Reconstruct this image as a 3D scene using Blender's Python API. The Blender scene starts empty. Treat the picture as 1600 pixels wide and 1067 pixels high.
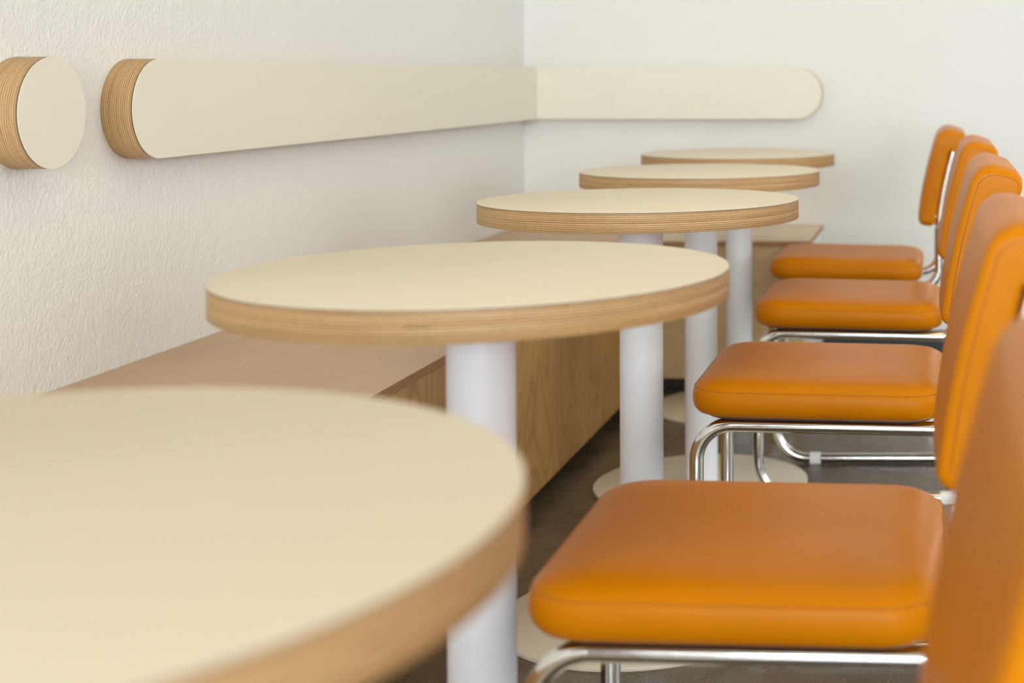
import bpy, bmesh, math, random
from mathutils import Vector, Matrix

random.seed(7)
scene = bpy.context.scene
COL = scene.collection

# ------------------------------------------------------------------ camera
CAM_H = 0.9861
cam_d = bpy.data.cameras.new('camera')
cam = bpy.data.objects.new('camera', cam_d)
COL.objects.link(cam)
cam.location = (0, 0, CAM_H)
cam.rotation_euler = (math.pi / 2 - 0.0137, 0, 0)
cam_d.sensor_width = 36.0
cam_d.lens = 2293.16 * 36.0 / 1600.0
cam_d.shift_x = (800 - 1470.5) / 1600
cam_d.shift_y = (151.85 - 533.5) / 1600
cam_d.clip_start = 0.05
cam_d.dof.use_dof = True
cam_d.dof.focus_distance = 2.45
cam_d.dof.aperture_fstop = 3.6
scene.camera = cam

# ------------------------------------------------------------------ view
vs = scene.view_settings
vs.view_transform = 'Standard'
vs.look = 'None'
vs.exposure = 0.13
vs.gamma = 1.0
vs.use_curve_mapping = False

# ------------------------------------------------------------------ world and daylight
world = bpy.data.worlds.new('daylight')
scene.world = world
world.use_nodes = True
bg = world.node_tree.nodes['Background']
bg.inputs['Color'].default_value = (0.86, 0.93, 1.0, 1)
bg.inputs['Strength'].default_value = 1.0


def area(name, loc, rot, sx, sy, power, col):
    d = bpy.data.lights.new(name, 'AREA')
    d.shape = 'RECTANGLE'
    d.size, d.size_y = sx, sy
    d.energy = power
    d.color = col
    o = bpy.data.objects.new(name, d)
    o.location = loc
    o.rotation_euler = rot
    COL.objects.link(o)
    return o


# daylight entering through the shop-front window behind the camera
area('window_daylight', (1.2, -6.56, 1.65), (math.radians(90), 0, 0), 5.0, 2.3, 545, (0.87, 0.945, 1.0))
# daylight entering through the side window of the right hand wall
area('side_window_daylight', (4.06, 3.0, 1.75), (math.radians(90), 0, math.radians(90)), 3.4, 1.7, 66, (0.88, 0.95, 1.0))
# warm ceiling panel lamp
area('ceiling_lamp_light', (0.9, 2.2, 2.84), (0, 0, 0), 2.6, 2.6, 22, (1.0, 0.83, 0.48))

# ------------------------------------------------------------------ measures
XW, YW = -1.4563, 5.1294          # left wall, back wall
XR, YF, ZC = 4.0, -6.5, 2.9
BH, BD, BX = 0.4728, 0.5399, -0.4121
PB, PT, DP = 0.8406, 1.0188, 0.0564

# ------------------------------------------------------------------ node helpers


def new_mat(name):
    m = bpy.data.materials.new(name)
    m.use_nodes = True
    nt = m.node_tree
    return m, nt, nt.nodes, nt.links, nt.nodes['Principled BSDF']


def tone(r, g, b):
    def f(c):
        c /= 255.0
        return c / 12.92 if c <= 0.04045 else ((c + 0.055) / 1.055) ** 2.4
    return (f(r), f(g), f(b), 1)


def math_node(nt, op, a=None, b=None, c=None):
    n = nt.nodes.new('ShaderNodeMath')
    n.operation = op
    for i, v in enumerate((a, b, c)):
        if v is None:
            continue
        if isinstance(v, (int, float)):
            n.inputs[i].default_value = v
        else:
            nt.links.new(v, n.inputs[i])
    return n.outputs[0]


def noise(nt, vec, scale, detail=2.0, rough=0.5, dist=0.0):
    n = nt.nodes.new('ShaderNodeTexNoise')
    n.inputs['Scale'].default_value = scale
    n.inputs['Detail'].default_value = detail
    n.inputs['Roughness'].default_value = rough
    n.inputs['Distortion'].default_value = dist
    if vec is not None:
        nt.links.new(vec, n.inputs['Vector'])
    return n.outputs['Fac']


def mapping(nt, vec, scale=(1, 1, 1), rot=(0, 0, 0), loc=(0, 0, 0)):
    n = nt.nodes.new('ShaderNodeMapping')
    n.inputs['Scale'].default_value = scale
    n.inputs['Rotation'].default_value = rot
    n.inputs['Location'].default_value = loc
    nt.links.new(vec, n.inputs['Vector'])
    return n.outputs[0]


def ramp(nt, fac, stops, interp='LINEAR'):
    n = nt.nodes.new('ShaderNodeValToRGB')
    n.color_ramp.interpolation = interp
    e = n.color_ramp.elements
    while len(e) < len(stops):
        e.new(0.5)
    for i, (p, c) in enumerate(stops):
        e[i].position = p
        e[i].color = c if len(c) == 4 else (*c, 1)
    nt.links.new(fac, n.inputs[0])
    return n.outputs[0]


def mix(nt, fac, a, b, mode='MIX'):
    n = nt.nodes.new('ShaderNodeMix')
    n.data_type = 'RGBA'
    n.blend_type = mode
    for i, v in ((0, fac), (6, a), (7, b)):
        if isinstance(v, (int, float)):
            n.inputs[i].default_value = v
        elif isinstance(v, tuple):
            n.inputs[i].default_value = v
        else:
            nt.links.new(v, n.inputs[i])
    return n.outputs[2]


def bump(nt, height, strength, distance, bsdf):
    n = nt.nodes.new('ShaderNodeBump')
    n.inputs['Strength'].default_value = strength
    n.inputs['Distance'].default_value = distance
    nt.links.new(height, n.inputs['Height'])
    nt.links.new(n.outputs[0], bsdf.inputs['Normal'])


def coord(nt):
    return nt.nodes.new('ShaderNodeTexCoord').outputs['Object']


# ------------------------------------------------------------------ materials
def mat_wall(name, col, bump_scale, strength):
    m, nt, N, L, b = new_mat(name)
    v = coord(nt)
    n0 = noise(nt, v, 1.3, 3)
    c = ramp(nt, n0, [(0.3, tuple(x * 0.975 for x in col[:3])), (0.7, col)])
    L.new(c, b.inputs['Base Color'])
    b.inputs['Roughness'].default_value = 0.7
    b.inputs['Specular IOR Level'].default_value = 0.25
    v2 = mapping(nt, v, (1, 0.8, 0.85))
    h1 = noise(nt, v2, bump_scale, 2.0, 0.5, 0.0)
    h2 = noise(nt, v2, bump_scale * 0.22, 2.0, 0.5)
    h = math_node(nt, 'ADD', h1, math_node(nt, 'MULTIPLY', h2, 0.9))
    bump(nt, h, strength, 0.0042, b)
    return m


M = {}
M['wall_left'] = mat_wall('rolled_plaster', (0.79, 0.785, 0.765, 1), 165, 0.55)
M['wall'] = mat_wall('painted_plaster', (0.785, 0.775, 0.745, 1), 120, 0.2)
M['ceiling'] = mat_wall('ceiling_paint', (0.80, 0.76, 0.66, 1), 60, 0.2)


def simple(name, col, rough=0.5, spec=0.5, metal=0.0):
    m, nt, N, L, b = new_mat(name)
    b.inputs['Base Color'].default_value = col
    b.inputs['Roughness'].default_value = rough
    b.inputs['Specular IOR Level'].default_value = spec
    b.inputs['Metallic'].default_value = metal
    return m, nt, b


def mat_laminate(name, col, rough=0.42):
    m, nt, b = simple(name, col, rough, 0.4)
    v = coord(nt)
    n0 = noise(nt, v, 5, 3)
    nt.links.new(ramp(nt, n0, [(0.3, tuple(x * 0.985 for x in col[:3])), (0.7, col)]), b.inputs['Base Color'])
    bump(nt, noise(nt, v, 900, 1), 0.05, 0.0002, b)
    return m


M['cream'] = mat_laminate('cream_laminate', (0.765, 0.665, 0.51, 1))
M['cream_panel'] = mat_laminate('cream_panel_laminate', (0.76, 0.725, 0.61, 1), 0.5)
M['white_metal'] = mat_laminate('white_powder_coat', (0.85, 0.875, 0.93, 1), 0.4)
M['base_metal'] = mat_laminate('bounce_tinted_coat', (0.76, 0.70, 0.56, 1), 0.42)  # white base plates, with warm bounce light put into the colour
M['pale_board'] = mat_laminate('pale_end_board', (0.74, 0.73, 0.69, 1), 0.5)  # pale tone for the end panel of the back bench


def mat_ply(name, axis, period=0.0034, dark=1.0, plain_max=0.55):
    """layered plywood edge: plies stacked along the given object axis"""
    m, nt, N, L, b = new_mat(name)
    v = coord(nt)
    sep = N.new('ShaderNodeSeparateXYZ')
    L.new(v, sep.inputs[0])
    c = sep.outputs[axis]
    wob = noise(nt, v, 9.0, 2)
    c = math_node(nt, 'ADD', c, math_node(nt, 'MULTIPLY', math_node(nt, 'SUBTRACT', wob, 0.5), 0.0010))
    t = math_node(nt, 'DIVIDE', math_node(nt, 'ADD', c, 1.0), period)
    fr = math_node(nt, 'FRACT', t)
    lay = math_node(nt, 'FLOOR', math_node(nt, 'MULTIPLY', t, 2.0))
    wn = N.new('ShaderNodeTexWhiteNoise')
    wn.noise_dimensions = '1D'
    L.new(lay, wn.inputs['W'])
    light, mid = (0.72, 0.50, 0.275), (0.47, 0.275, 0.11)
    dk = (0.10, 0.045, 0.016)
    col = ramp(nt, fr, [(0.0, dk), (0.10, light), (0.42, light), (0.50, dk), (0.62, mid), (0.93, mid), (1.0, dk)])
    # plies whose grain runs along the edge read plain, the others dotted
    sc = [6.0, 6.0, 6.0]
    sc[axis] = 330.0
    streak = noise(nt, mapping(nt, v, tuple(sc)), 1.0, 4, 0.6)
    sc2 = [260.0, 260.0, 260.0]
    sc2[axis] = 500.0
    dots = noise(nt, mapping(nt, v, tuple(sc2)), 1.0, 2, 0.6)
    broad = noise(nt, mapping(nt, v, tuple(3.2 if i != axis else 60.0 for i in range(3))), 1.0, 2)
    plain = ramp(nt, broad, [(0.45, (0, 0, 0)), (0.62, (plain_max,) * 3)])
    col = mix(nt, plain, col, (0.52, 0.315, 0.13, 1))
    col = mix(nt, 0.5, col, ramp(nt, streak, [(0.25, (0.45, 0.36, 0.28)), (0.5, (1, 1, 1)), (0.8, (1.15, 1.12, 1.1))]), 'MULTIPLY')
    col = mix(nt, 0.35, col, ramp(nt, dots, [(0.3, (0.6, 0.52, 0.42)), (0.6, (1.1, 1.1, 1.1))]), 'MULTIPLY')
    col = mix(nt, 0.30, col, ramp(nt, wn.outputs['Value'], [(0, (0.55, 0.45, 0.36)), (1, (1.2, 1.2, 1.2))]), 'MULTIPLY')
    sc3 = [22.0, 22.0, 22.0]
    sc3[axis] = 420.0
    knots = noise(nt, mapping(nt, v, tuple(sc3), loc=(3.1, 1.7, 0.4)), 1.0, 1)
    col = mix(nt, ramp(nt, knots, [(0.77, (0, 0, 0)), (0.80, (0.8, 0.8, 0.8))]), col, (0.13, 0.06, 0.025, 1))
    if dark != 1.0:
        col = mix(nt, 1.0, col, (dark, dark * 0.82, dark * 0.64, 1), 'MULTIPLY')
    L.new(col, b.inputs['Base Color'])
    b.inputs['Roughness'].default_value = 0.5
    b.inputs['Specular IOR Level'].default_value = 0.35
    bump(nt, math_node(nt, 'PINGPONG', fr, 0.5), 0.12, 0.0004, b)
    return m


M['ply_x'] = mat_ply('plywood_edge_x', 0, 0.0037, plain_max=0.12)
M['ply_y'] = mat_ply('plywood_edge_y', 1, 0.0037, plain_max=0.12)
M['ply_z'] = mat_ply('plywood_edge_z', 2)
M['ply_bench'] = mat_ply('plywood_edge_bench', 2, 0.0045, 0.75, plain_max=0.0)
M['glue'] = simple('dark_glue_line', (0.07, 0.035, 0.018, 1), 0.6)[0]


def mat_veneer(name, a, b_, across, along, light):
    """birch veneer; across/along are object axes"""
    m, nt, N, L, b = new_mat(name)
    v = coord(nt)
    sc = [1.0, 1.0, 1.0]
    sc[across], sc[along] = 2.0, 0.8
    vv = mapping(nt, v, tuple(sc))
    f = noise(nt, vv, 2.1, 2.0, 0.4, 0.9)
    rings = math_node(nt, 'FRACT', math_node(nt, 'MULTIPLY', f, 17.0))
    line = ramp(nt, rings, [(0.0, (0.66, 0.58, 0.5)), (0.12, (0.94, 0.92, 0.9)), (0.55, (1.04, 1.04, 1.04)), (0.9, (0.93, 0.9, 0.87)), (1.0, (0.66, 0.58, 0.5))])
    sc = [40.0, 40.0, 40.0]
    sc[across], sc[along] = 420.0, 9.0
    fine = noise(nt, mapping(nt, v, tuple(sc)), 1.0, 3, 0.6)
    cloud = noise(nt, v, 3.5, 3)
    col = ramp(nt, cloud, [(0.3, a), (0.7, b_)])
    col = mix(nt, light, col, line, 'MULTIPLY')
    col = mix(nt, 0.35, col, ramp(nt, fine, [(0.3, (0.78, 0.74, 0.7)), (0.65, (1.06, 1.06, 1.06))]), 'MULTIPLY')
    L.new(col, b.inputs['Base Color'])
    b.inputs['Roughness'].default_value = 0.45
    b.inputs['Specular IOR Level'].default_value = 0.3
    bump(nt, fine, 0.06, 0.0003, b)
    return m


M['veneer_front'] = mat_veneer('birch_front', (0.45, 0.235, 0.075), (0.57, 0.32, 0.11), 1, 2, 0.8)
M['veneer_front_lit'] = mat_veneer('lit_birch_back_front', (0.62, 0.44, 0.235), (0.69, 0.50, 0.27), 2, 0, 0.3)  # same birch as the left front, its brighter lighting put into the colour
M['veneer_top_lit'] = mat_veneer('lit_birch_seat_top', (0.68, 0.545, 0.385), (0.75, 0.61, 0.44), 1, 0, 0.15)  # birch seat top lightened, the back wall's reflection put into the colour
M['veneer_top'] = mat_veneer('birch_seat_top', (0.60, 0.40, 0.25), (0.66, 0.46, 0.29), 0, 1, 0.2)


def mat_floor():
    m, nt, N, L, b = new_mat('polished_concrete')
    v = coord(nt)
    big = noise(nt, v, 2.2, 5, 0.6, 0.6)
    grit = noise(nt, v, 330, 2, 0.7)
    mid = noise(nt, mapping(nt, v, (1, 1.6, 1)), 7, 4, 0.6)
    c = ramp(nt, big, [(0.28, (0.060, 0.042, 0.026)), (0.5, (0.105, 0.078, 0.050)), (0.72, (0.165, 0.130, 0.088))])
    c = mix(nt, 0.4, c, ramp(nt, mid, [(0.3, (0.6, 0.57, 0.52)), (0.7, (1.25, 1.22, 1.2))]), 'MULTIPLY')
    c = mix(nt, 0.75, c, ramp(nt, grit, [(0.32, (0.35, 0.33, 0.3)), (0.5, (1, 1, 1)), (0.7, (1.7, 1.65, 1.55))]), 'MULTIPLY')
    L.new(c, b.inputs['Base Color'])
    L.new(ramp(nt, mid, [(0.3, (0.25,) * 3), (0.7, (0.30,) * 3)]), b.inputs['Roughness'])
    b.inputs['Specular IOR Level'].default_value = 0.5
    bump(nt, grit, 0.15, 0.0006, b)
    return m


M['floor'] = mat_floor()


def mat_leather():
    m, nt, N, L, b = new_mat('orange_leatherette')
    v = coord(nt)
    n0 = noise(nt, v, 6, 3)
    c = ramp(nt, n0, [(0.3, (0.570, 0.180, 0.0006)), (0.7, (0.620, 0.202, 0.0008))])
    L.new(c, b.inputs['Base Color'])
    b.inputs['Roughness'].default_value = 0.35
    b.inputs['Specular IOR Level'].default_value = 0.11
    g = noise(nt, v, 700, 2, 0.6)
    w = noise(nt, mapping(nt, v, (1, 2.0, 1)), 16, 2, 0.5)
    bump(nt, math_node(nt, 'ADD', g, math_node(nt, 'MULTIPLY', w, 2.2)), 0.12, 0.0008, b)
    return m


M['leather'] = mat_leather()
M['thread'] = simple('dark_orange_thread', (0.33, 0.09, 0.006, 1), 0.6)[0]
M['underside'] = simple('brown_board', (0.10, 0.045, 0.02, 1), 0.6)[0]


def mat_chrome():
    m, nt, b = simple('chrome', (0.74, 0.73, 0.71, 1), 0.09, 0.5, 1.0)
    v = coord(nt)
    nt.links.new(ramp(nt, noise(nt, v, 40, 4, 0.6), [(0.4, (0.07,) * 3), (0.75, (0.2,) * 3)]), b.inputs['Roughness'])
    return m


M['chrome'] = mat_chrome()
M['glide'] = simple('white_plastic', (0.78, 0.78, 0.76, 1), 0.45)[0]
M['dark_base'] = simple('dark_vinyl', (0.035, 0.042, 0.05, 1), 0.5)[0]
M['gap_shade'] = simple('shaded_plinth', (0.035, 0.024, 0.015, 1), 0.7)[0]  # shade of the gap under the benches put into a dark brown
M['frame'] = simple('grey_window_frame', (0.30, 0.30, 0.30, 1), 0.5)[0]

# ------------------------------------------------------------------ mesh helpers


def make(name, verts, faces, mat, parent=None, smooth=True, angle=40, mats=None, fm=None):
    me = bpy.data.meshes.new(name)
    me.from_pydata([tuple(v) for v in verts], [], faces)
    me.validate()
    bm = bmesh.new()
    bm.from_mesh(me)
    bmesh.ops.recalc_face_normals(bm, faces=bm.faces)
    if smooth:
        lim = math.radians(angle)
        for f in bm.faces:
            f.smooth = True
        for e in bm.edges:
            if len(e.link_faces) == 2 and e.calc_face_angle(0) > lim:
                e.smooth = False
    bm.to_mesh(me)
    bm.free()
    for mm in (mats or [mat]):
        me.materials.append(mm)
    if fm:
        for p in me.polygons:
            p.material_index = fm(p)
    o = bpy.data.objects.new(name, me)
    COL.objects.link(o)
    o.parent = parent
    return o


def loft(rings, cap0=True, cap1=True, closed=True):
    V, F = [], []
    n = len(rings[0])
    for r in rings:
        V += list(r)
    for i in range(len(rings) - 1):
        for j in range(n if closed else n - 1):
            k = (j + 1) % n
            F.append((i * n + j, i * n + k, (i + 1) * n + k, (i + 1) * n + j))
    if cap0:
        F.append(tuple(range(n - 1, -1, -1)))
    if cap1:
        F.append(tuple((len(rings) - 1) * n + j for j in range(n)))
    return V, F


def box(x0, x1, y0, y1, z0, z1):
    V = [(x, y, z) for z in (z0, z1) for y in (y0, y1) for x in (x0, x1)]
    F = [(0, 1, 3, 2), (4, 6, 7, 5), (0, 4, 5, 1), (2, 3, 7, 6), (0, 2, 6, 4), (1, 5, 7, 3)]
    return V, F


def bevel_box(x0, x1, y0, y1, z0, z1, r=0.001):
    bm = bmesh.new()
    V, F = box(x0, x1, y0, y1, z0, z1)
    vs_ = [bm.verts.new(v) for v in V]
    for f in F:
        bm.faces.new([vs_[i] for i in f])
    bmesh.ops.bevel(bm, geom=bm.edges[:], offset=r, segments=2, profile=0.5, affect='EDGES')
    bm.verts.index_update()
    V = [v.co.copy() for v in bm.verts]
    F = [tuple(v.index for v in f.verts) for f in bm.faces]
    bm.free()
    return V, F


def merge(parts):
    V, F = [], []
    for v, f in parts:
        k = len(V)
        V += list(v)
        F += [tuple(i + k for i in q) for q in f]
    return V, F


def circle(r, z, n=128):
    return [(r * math.cos(2 * math.pi * i / n), r * math.sin(2 * math.pi * i / n), z) for i in range(n)]


def fillet(pts, radii, seg=8, closed=False):
    """rounded polyline; pts are Vectors of any dimension"""
    out = []
    n = len(pts)
    for i in range(n):
        p = pts[i]
        r = radii[i]
        if (not closed and i in (0, n - 1)) or r <= 0:
            out.append(p.copy())
            continue
        a = (pts[i - 1] - p).normalized()
        b = (pts[(i + 1) % n] - p).normalized()
        ang = a.angle(b)
        if abs(ang - math.pi) < 1e-3:
            out.append(p.copy())
            continue
        d = r / math.tan(ang / 2)
        cen = p + (a + b).normalized() * (r / math.sin(ang / 2))
        s, e = p + a * d - cen, p + b * d - cen
        tot = s.angle(e)
        for k in range(seg + 1):
            t = k / seg
            out.append(cen + (s * math.sin((1 - t) * tot) + e * math.sin(t * tot)) / math.sin(tot))
    return out


def tube(path, r, n=20):
    rings = []
    up = None
    for i, p in enumerate(path):
        if i == 0:
            t = (path[1] - p).normalized()
        elif i == len(path) - 1:
            t = (p - path[i - 1]).normalized()
        else:
            t = ((path[i + 1] - p).normalized() + (p - path[i - 1]).normalized()).normalized()
        if up is None:
            up = Vector((0, 1, 0)) if abs(t.y) < 0.9 else Vector((1, 0, 0))
        u = (up - t * up.dot(t)).normalized()
        up = u
        w = t.cross(u)
        rings.append([p + (u * math.cos(2 * math.pi * k / n) + w * math.sin(2 * math.pi * k / n)) * r for k in range(n)])
    return loft(rings)


def rrect(w, h, r, seg=10):
    """rounded rectangle outline centred on 0, counter-clockwise (2D)"""
    P = []
    for cx, cy, a0 in ((w / 2 - r, h / 2 - r, 0), (-w / 2 + r, h / 2 - r, 90), (-w / 2 + r, -h / 2 + r, 180), (w / 2 - r, -h / 2 + r, 270)):
        for k in range(seg + 1):
            a = math.radians(a0 + 90 * k / seg)
            P.append(Vector((cx + r * math.cos(a), cy + r * math.sin(a))))
    return P


def tag(o, label, cat, group=None):
    o['label'] = label
    o['category'] = cat
    if group:
        o['group'] = group
    return o


def struct(o):
    o['kind'] = 'structure'
    return o


def empty(name, loc):
    o = bpy.data.objects.new(name, None)
    o.empty_display_size = 0.1
    o.location = loc
    COL.objects.link(o)
    return o


# ------------------------------------------------------------------ room shell
W = 0.12
struct(make('floor', *box(XW - W, XR + W, YF - W, YW + W, -0.1, 0), M['floor'], smooth=False))
struct(make('ceiling', *box(XW - W, XR + W, YF - W, YW + W, ZC, ZC + 0.1), M['ceiling'], smooth=False))
struct(make('wall_left', *box(XW - W, XW, YF - W, YW + W, 0, ZC), M['wall_left'], smooth=False))
struct(make('wall_back', *box(XW, XR, YW, YW + W, 0, ZC), M['wall'], smooth=False))


def wall_with_opening(name, horizontal, pos, a0, a1, o0, o1, z0, z1, sgn):
    def bx(u0, u1, w0, w1):
        t0, t1 = sorted((pos, pos + sgn * W))
        return box(u0, u1, t0, t1, w0, w1) if horizontal else box(t0, t1, u0, u1, w0, w1)
    return struct(make(name, *merge([bx(a0, o0, 0, ZC), bx(o1, a1, 0, ZC), bx(o0, o1, 0, z0), bx(o0, o1, z1, ZC)]), M['wall'], smooth=False))


wall_with_opening('wall_front', True, YF, XW, XR, -1.3, 3.7, 0.5, 2.8, -1)
wall_with_opening('wall_right', False, XR, YF, YW, 1.3, 4.7, 0.9, 2.6, 1)


def window_frame(name, horizontal, pos, u0, u1, z0, z1, n):
    t = 0.05
    P = []

    def bx(a, b, c, d):
        P.append(box(a, b, pos - t / 2, pos + t / 2, c, d) if horizontal else box(pos - t / 2, pos + t / 2, a, b, c, d))
    bx(u0, u1, z0, z0 + t)
    bx(u0, u1, z1 - t, z1)
    for i in range(n + 1):
        c = u0 + (u1 - u0) * i / n
        c = min(max(c, u0 + t / 2), u1 - t / 2)
        bx(c - t / 2, c + t / 2, z0 + t, z1 - t)
    return struct(make(name, *merge(P), M['frame'], smooth=False))


window_frame('window_1', True, YF - 0.03, -1.3, 3.7, 0.5, 2.8, 4)
window_frame('window_2', False, XR + 0.03, 1.3, 4.7, 0.9, 2.6, 3)
struct(make('baseboard_back', *bevel_box(BX + 0.001, XR, YW - 0.012, YW, 0, 0.10, 0.002), M['dark_base']))

# ------------------------------------------------------------------ benches
TOP = 0.018
SLAB = 0.018
KICK = 0.04
b1 = empty('plywood_bench', (XW + BD / 2, 2.2, 0))
tag(b1, 'long birch plywood bench running along the left wall under the cream rail', 'bench')


def under(root, name, data, mat, **k):
    V, F = data
    V = [Vector(v) - root.location for v in V]
    return make(name, V, F, mat, root, **k)


Y0B = -2.9
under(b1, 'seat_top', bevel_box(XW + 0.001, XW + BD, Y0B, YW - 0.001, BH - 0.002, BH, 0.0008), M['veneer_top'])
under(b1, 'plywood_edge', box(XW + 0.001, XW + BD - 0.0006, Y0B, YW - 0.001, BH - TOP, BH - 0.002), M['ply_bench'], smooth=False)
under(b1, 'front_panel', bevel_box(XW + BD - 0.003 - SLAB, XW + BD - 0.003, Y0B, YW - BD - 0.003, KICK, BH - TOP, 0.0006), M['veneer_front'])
under(b1, 'plinth', box(XW + BD - 0.085, XW + BD - 0.065, Y0B, YW - BD, 0, KICK), M['gap_shade'], smooth=False)
under(b1, 'carcass', merge([box(XW + 0.001, XW + BD - 0.09, Y0B, YW - 0.001, 0, KICK), box(XW + 0.001, XW + BD - 0.03, Y0B, YW - 0.001, KICK + 0.001, BH - TOP - 0.001)]), M['gap_shade'], smooth=False)

b2 = empty('plywood_bench', ((XW + BD + BX) / 2, YW - BD / 2, 0))
tag(b2, 'short plywood bench along the back wall with a pale end panel', 'bench')
xa = XW + BD + 0.001
under(b2, 'seat_top', bevel_box(xa, BX, YW - BD, YW - 0.001, BH - 0.002, BH, 0.0008), M['veneer_top_lit'])
under(b2, 'plywood_edge', box(xa, BX - 0.0006, YW - BD + 0.0006, YW - 0.001, BH - TOP, BH - 0.002), M['ply_bench'], smooth=False)
under(b2, 'front_panel', bevel_box(xa, BX - SLAB - 0.004, YW - BD + 0.006, YW - BD + 0.006 + SLAB, KICK, BH - TOP, 0.0006), M['veneer_front_lit'])
e = under(b2, 'end_panel', bevel_box(BX - 0.003 - SLAB, BX - 0.003, YW - BD + 0.006, YW - 0.001, KICK, BH - TOP, 0.0006), M['pale_board'])
e['label'] = 'pale end panel'
under(b2, 'plinth', box(xa, BX - 0.03, YW - BD + 0.075, YW - BD + 0.095, 0, KICK), M['gap_shade'], smooth=False)
under(b2, 'carcass', merge([box(xa, BX - 0.03, YW - BD + 0.1, YW - 0.001, 0, KICK), box(xa, BX - 0.03, YW - BD + 0.03, YW - 0.001, KICK + 0.001, BH - TOP - 0.001)]), M['gap_shade'], smooth=False)

# ------------------------------------------------------------------ wall mounted cream panels
PR = (PT - PB) / 2
PZ = (PT + PB) / 2


def slab_from_outline(outline, to3, d0, d1, inset=0.0):
    """prism between depth d0 and d1 over a 2D outline"""
    cen = sum(outline, Vector((0, 0))) / len(outline)
    rings = []
    for d in (d0, d1):
        rings.append([to3(p, d) for p in outline])
    return loft(rings)


def wall_panel(name, root_loc, outline, to3, ply, label):
    root = empty(name, root_loc)
    tag(root, label, 'wall panel', 'cream rail panels on the walls')
    make('plywood_core', *slab_from_outline(outline, to3, 0.0005, DP - 0.0032), ply, root)
    make('glue_line', *slab_from_outline(outline, to3, DP - 0.0032, DP - 0.0014), M['glue'], root)
    make('laminate_face', *slab_from_outline(outline, to3, DP - 0.0014, DP), M['cream_panel'], root)
    return root


def arc(cx, cz, r, a0, a1, n=40):
    return [Vector((cx + r * math.cos(math.radians(a0 + (a1 - a0) * i / n)), cz + r * math.sin(math.radians(a0 + (a1 - a0) * i / n)))) for i in range(n + 1)]


# disc on the left wall
dr = 0.0885
wall_panel('round_wall_panel', (XW, 2.313, PZ), arc(0, 0, dr, 0, 360)[:-1], lambda p, d: Vector((d, p.x, p.y)), M['ply_x'],
           'cream faced plywood disc on the left wall, cut by the photo edge')
# long panel on the left wall, round near end
y_end = 2.541
L1 = [Vector((YW - 0.001 - (y_end + PR), -PR)), Vector((YW - 0.001 - (y_end + PR), PR))] + arc(0, 0, PR, 90, 270)
wall_panel('rounded_wall_panel', (XW, y_end + PR, PZ), L1, lambda p, d: Vector((d, p.x, p.y)), M['ply_x'],
           'long cream plywood rail panel on the left wall with round near end')
# shorter panel on the back wall, round right end
x_end = -0.4126
xc = x_end - PR
L2 = [Vector((XW + DP + 0.0006 - xc, PR)), Vector((XW + DP + 0.0006 - xc, -PR))] + arc(0, 0, PR, -90, 90)
wall_panel('rounded_wall_panel', (xc, YW, PZ), L2, lambda p, d: Vector((p.x, -d, p.y)), M['ply_y'],
           'cream rail panel on the back wall with a round right end')

# ------------------------------------------------------------------ tables
R = 0.286
HT, TT = 0.7634, 0.0352
RP, RB, TB = 0.039, 0.2562, 0.0078
tables = [
    (-0.5084, 0.7414, 0.0, 0.0177, -0.0071, 'round cream table nearest the camera, blurred and cut off at lower left'),
    (-0.5355, 1.7045, -0.001, 0.0047, -0.0011, 'second nearest round cream table, its whole top seen in front of the left wall'),
    (-0.5471, 2.6732, 0.0005, -0.0056, -0.0021, 'third round cream table, sharpest layered plywood edge, middle of the row'),
    (-0.5806, 3.5441, -0.0027, -0.0012, -0.0021, 'fourth round cream table, second from the back wall'),
    (-0.6050, 4.3841, -0.0049, 0.0011, -0.0027, 'round cream table farthest back, before the back wall bench'),
]


def disc(r, z0, z1, bev, n=128):
    return loft([circle(r - bev, z0, n), circle(r - bev * 0.3, z0 + bev * 0.3, n), circle(r, z0 + bev, n), circle(r, z1 - bev, n), circle(r - bev * 0.3, z1 - bev * 0.3, n), circle(r - bev, z1, n)])


def build_table():
    root = empty('round_cafe_table', (0, 0, 0))
    half = (TT - 0.0014) / 2
    P = []
    # z measured from the top surface
    P.append(make('laminate_top', *disc(R, -0.0014, 0, 0.0004), M['cream'], root))
    P.append(make('glue_line', *disc(R - 0.0003, -0.0026, -0.0014, 0.0002), M['glue'], root))
    P.append(make('upper_plywood_disc', *disc(R, -0.0014 - half, -0.0026, 0.0004), M['ply_z'], root))
    P.append(make('lower_plywood_disc', *disc(R, -TT, -0.0014 - half, 0.0007), M['ply_z'], root))
    col = make('column', *loft([circle(RP, TB, 64), circle(RP, HT - TT - 0.004, 64)]), M['white_metal'], root)
    base = make('base_plate', *disc(RB, 0, TB, 0.0012), M['base_metal'], root)
    mount = make('mounting_plate', *disc(0.10, HT - TT - 0.009, HT - TT - 0.004, 0.0008, 64), M['white_metal'], root)
    return root, P, [col, base, mount]


def copy_tree(o, parent=None):
    c = o.copy()
    COL.objects.link(c)
    c.parent = parent
    for ch in list(o.children):
        copy_tree(ch, c)
    return c


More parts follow.
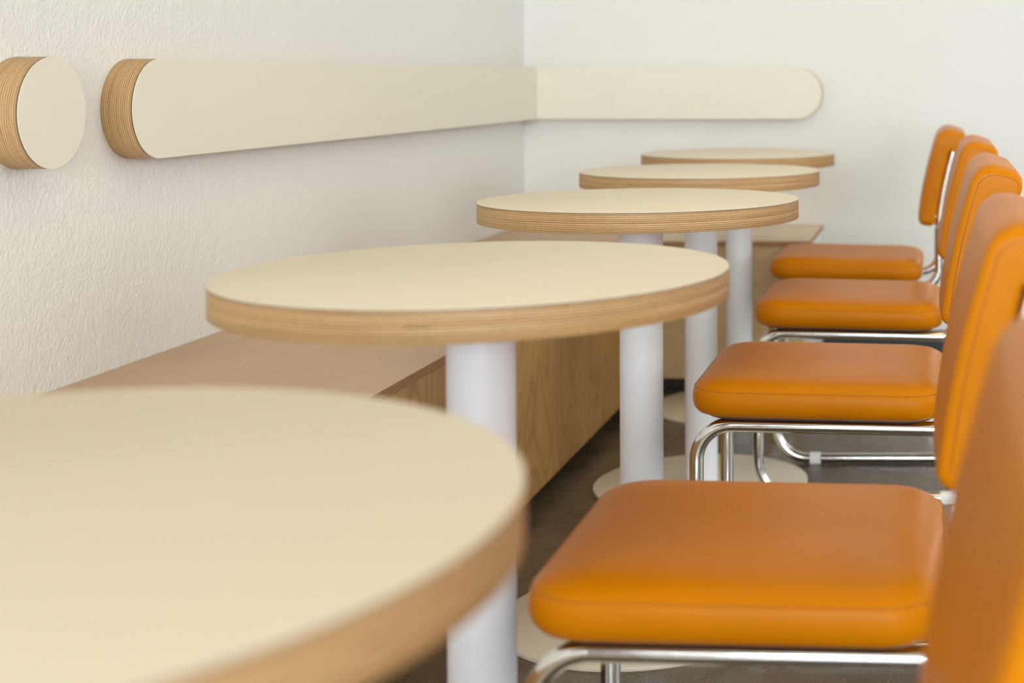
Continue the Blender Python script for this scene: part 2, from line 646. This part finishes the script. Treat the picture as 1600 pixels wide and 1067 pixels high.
proto, _, _ = build_table()
roots = [proto] + [copy_tree(proto) for _ in tables[1:]]
for root, (x, y, e_, a, b, label) in zip(roots, tables):
    root.location = (x, y, 0)
    root.rotation_euler = (0, 0, 0)
    tag(root, label, 'table', 'row of round cafe tables')
    spin = random.uniform(0, 6.28)
    for ch in root.children:
        nm = ch.name.split('.')[0]
        if nm in ('laminate_top', 'glue_line', 'upper_plywood_disc', 'lower_plywood_disc'):
            ch.location = (0, 0, HT + e_)
            ch.rotation_mode = 'XYZ'
            m3 = Matrix.Rotation(math.atan(a), 4, 'X') @ Matrix.Rotation(-math.atan(b), 4, 'Y') @ Matrix.Rotation(spin + (1.9 if nm.startswith('lower') else 0), 4, 'Z')
            ch.rotation_euler = m3.to_euler()
        elif nm in ('column', 'mounting_plate'):
            ch.location = (0, 0, e_ + 0.004)

# ------------------------------------------------------------------ chairs
SX0, SX1, SW = -0.427, 0.011, 0.43      # seat front, rear, width
RAIL_Z, TR = 0.394, 0.0125
SIDE = 0.178
TILT = 0.022                            # seat and rail slope down to the rear
BKH = 0.287


def dashes(path, step, ln, th, closed=True):
    """row of small stitches along a closed 3D path"""
    P = []
    pts = path + ([path[0]] if closed else [])
    acc = 0.0
    for a, b in zip(pts[:-1], pts[1:]):
        d = (b - a).length
        if d < 1e-9:
            continue
        t = (b - a) / d
        while acc < d:
            c = a + t * acc
            s = t.cross(Vector((0.31, 0.2, 0.93))).normalized()
            u = t.cross(s)
            V = []
            for i in (-ln / 2, ln / 2):
                for j in (-th, th):
                    for k in (-th, th):
                        V.append(c + t * i + s * j + u * k)
            F = [(0, 1, 3, 2), (4, 6, 7, 5), (0, 4, 5, 1), (2, 3, 7, 6), (0, 2, 6, 4), (1, 5, 7, 3)]
            P.append((V, F))
            acc += step
        acc -= d
    return merge(P)


def build_chair():
    root = empty('cantilever_chair', (0, 0, 0))
    cx = (SX0 + SX1) / 2
    D = SX1 - SX0
    rc = 0.068
    prof = [(0.040, 0.4095), (0.018, 0.4105), (0.009, 0.4140), (0.003, 0.4210), (0.0005, 0.4300), (0.0, 0.4380), (0.001, 0.4480), (0.0028, 0.4545),
            (0.0040, 0.4560), (0.0065, 0.4595), (0.012, 0.4640), (0.022, 0.4690), (0.040, 0.4730), (0.075, 0.4760), (0.13, 0.4775)]
    rings = []
    for ins, z in prof:
        w, d, r = SW - 2 * ins, D - 2 * ins, max(rc - ins * 0.8, 0.02)
        rings.append([Vector((cx + p.x, p.y, z)) for p in rrect(d, w, r, 10)])
    seat = make('seat', *loft(rings), M['leather'], root, angle=60)
    outline = [Vector((cx + p.x, p.y, 0.4556)) for p in rrect(D - 0.0066, SW - 0.0066, rc - 0.002, 12)]
    make('seat_stitching', *dashes(outline, 0.0062, 0.0042, 0.00055), M['thread'], seat, smooth=False)
    make('seat_board', *loft([[Vector((cx + p.x, p.y, z)) for p in rrect(D - 0.05, SW - 0.05, 0.05)] for z in (0.4062, 0.4098)]), M['underside'], root, angle=50)

    for o in (seat,):
        for v in o.data.vertices:
            v.co.z -= TILT * (v.co.x - SX0 - 0.1)
    for o in list(seat.children) + [c for c in root.children if c.name.startswith('seat_board')]:
        for v in o.data.vertices:
            v.co.z -= TILT * (v.co.x - SX0 - 0.1)

    # backrest cushion: side section (depth w, height v) swept across the width, curving rearwards towards its top
    HOOD = 0.056
    sec = [Vector((0, 0)), Vector((0.046, 0)), Vector((0.046, BKH - HOOD)), Vector((0.086, BKH - HOOD)), Vector((0.086, BKH)), Vector((0, BKH))]
    sec = fillet(sec, [0.020, 0.014, 0.006, 0.010, 0.024, 0.036], 8, closed=True)
    # more points along the long straight sides
    dense = []
    for i, p in enumerate(sec):
        q = sec[(i + 1) % len(sec)]
        k = max(1, int((q - p).length / 0.02))
        for j in range(k):
            dense.append(p + (q - p) * (j / k))
    sec = dense
    n = len(sec)
    nor = []
    for i in range(n):
        t = sec[(i + 1) % n] - sec[i - 1]
        nor.append(Vector((-t.y, t.x)).normalized())      # inward for a counter-clockwise loop
    hw, rcb = SW / 2, 0.030
    RI, RY = 0.0095, 0.0075                                 # rounding of the side edges

    def edge_y(i):
        return hw - RY * (1 - math.sqrt(max(0.0, 1 - ((RI - min(i, RI)) / RI) ** 2)))
    st = [(edge_y(i), i) for i in (RI, RI * 0.8, RI * 0.62, RI * 0.46, RI * 0.32, RI * 0.2, RI * 0.1, RI * 0.03, 0.0)]
    st += [(hw - 0.03, 0), (hw * 0.6, 0), (hw * 0.3, 0), (0.0, 0)]
    st = st + [(-y, i) for y, i in reversed(st[:-1])]
    base = Vector((-0.001, 0, 0.566))

    def spine(v):
        return 0.10 * v + 0.45 * v * v

    def to3(w, y, v):
        sl = math.atan(0.10 + 0.9 * v)
        vv = v * 0.985
        return base + Vector((spine(vv) + w * math.cos(sl), y, vv - w * math.sin(sl) * 0.9))

    def place(p, q, y, ins):
        t = max(0.0, (abs(y) - (hw - rcb)) / rcb)
        dz = 0.45 * rcb * (1 - math.sqrt(max(0.0, 1 - (t * 0.97) ** 2)))
        sc = 1 - dz / (BKH / 2)
        pp = p + q * ins
        v = BKH / 2 + (pp.y - BKH / 2) * sc
        w = pp.x
        if w < 0.02:
            w -= 0.005 * max(0, 1 - (y / hw) ** 2) * (1 - w / 0.02)
        return to3(w, y, v)
    rings = [[place(p, q, y, ins) for p, q in zip(sec, nor)] for y, ins in st]
    back = make('backrest', *loft(rings), M['leather'], root, angle=70)
    # seam of each side panel: up along the front edge, then rearwards along the top edge
    idx = [i for i in range(n) if sec[i].x < 0.001 or (sec[i].y > BKH - 0.04 and sec[i].x < 0.082)]
    order = sorted(idx, key=lambda i: (sec[i].x + (sec[i].y if sec[i].x < 0.05 else BKH)))
    for s in (-1, 1):
        pts = []
        for i in order:
            f = min(1.0, max(0.0, sec[i].x / 0.05))
            ins = 0.0125 * (1 - f) + 0.0045 * f
            yy = s * (edge_y(ins) + 0.0003)
            pts.append(place(sec[i], nor[i], yy, ins))
        make('back_stitching', *dashes(pts, 0.0062, 0.0042, 0.00055, closed=False), M['thread'], back, smooth=False)

    # chrome frame
    for s in (-1, 1):
        y = s * SIDE
        ZR = RAIL_Z - TILT * (0.05 - SX0 - 0.1)
        ZF = RAIL_Z + TILT * 0.1
        x0 = to3(0.057, 0, 0.02).x
        up = [to3(0.057, 0, v) for v in (0.25, 0.22, 0.19, 0.16, 0.13, 0.10, 0.07, 0.045)]
        pts = [Vector((p.x, y, p.z)) for p in up] + [Vector((x0, y, 0.555)), Vector((x0, y, ZR)), Vector((-0.4165, y, ZF)), Vector((-0.4165, y, 0.0135)), Vector((0.035, y, 0.0135))]
        path = fillet(pts, [0] * 8 + [0.1, 0.055, 0.060, 0.085, 0], 12)
        make('side_frame', *tube(path, TR), M['chrome'], root, angle=60)
        for gx in (-0.315, 0.018):
            # white clip wrapped around the runner, flat on the floor
            g = fillet([Vector((-0.0145, -0.0134)), Vector((0.0145, -0.0134)), Vector((0.0145, 0.0145)), Vector((-0.0145, 0.0145))], [0.003, 0.003, 0.012, 0.012], 5, closed=True)
            rg = [[Vector((gx + dx, y + p.x, 0.0135 + p.y)) for p in g] for dx in (-0.0135, 0.0135)]
            make('glide', *loft(rg), M['glide'], root, angle=30)
    make('floor_crossbar', *tube([Vector((0.035, -SIDE - 0.0125, 0.0135)), Vector((0.035, 0, 0.0135)), Vector((0.035, SIDE + 0.0125, 0.0135))], TR), M['chrome'], root, angle=60)
    for gx in (-0.33, -0.07):
        make('seat_crossbar', *tube([Vector((gx, q * SIDE, RAIL_Z - TILT * (gx - SX0 - 0.1))) for q in (-1, 0, 1)], 0.009, 16), M['chrome'], root, angle=60)
    for s in (-1, 1):
        for v in (0.03, 0.17):
            p = to3(0.046, 0, v)
            V, F = loft([[Vector((p.x + dx, s * SIDE + 0.007 * math.cos(k * math.pi / 8), p.z + 0.007 * math.sin(k * math.pi / 8))) for k in range(16)] for dx in (-0.002, 0.014)])
            make('screw', V, F, M['chrome'], root, angle=40)
    return root


chairs = [
    (-0.016, 0.742, 0.0, 'orange leatherette chair nearest the camera, only its blurred backrest at lower right'),
    (-0.005, 1.684, 0.0, 'orange cantilever chair beside the second nearest table, large blurred seat in the foreground'),
    (0.000, 2.668, 0.0, 'orange cantilever chair with sharp stitched seat, beside the third table'),
    (-0.006, 3.560, 0.0, 'orange cantilever chair beside the fourth table, second from the back wall'),
    (-0.064, 4.350, 0.0, 'orange cantilever chair farthest back, pulled in closest to its table'),
]
proto = build_chair()
roots = [proto] + [copy_tree(proto) for _ in chairs[1:]]
for root, (x, y, a, label) in zip(roots, chairs):
    root.location = (x, y, 0)
    root.rotation_euler = (0, 0, a)
    tag(root, label, 'chair', 'row of orange cantilever chairs')

bpy.context.view_layer.update()
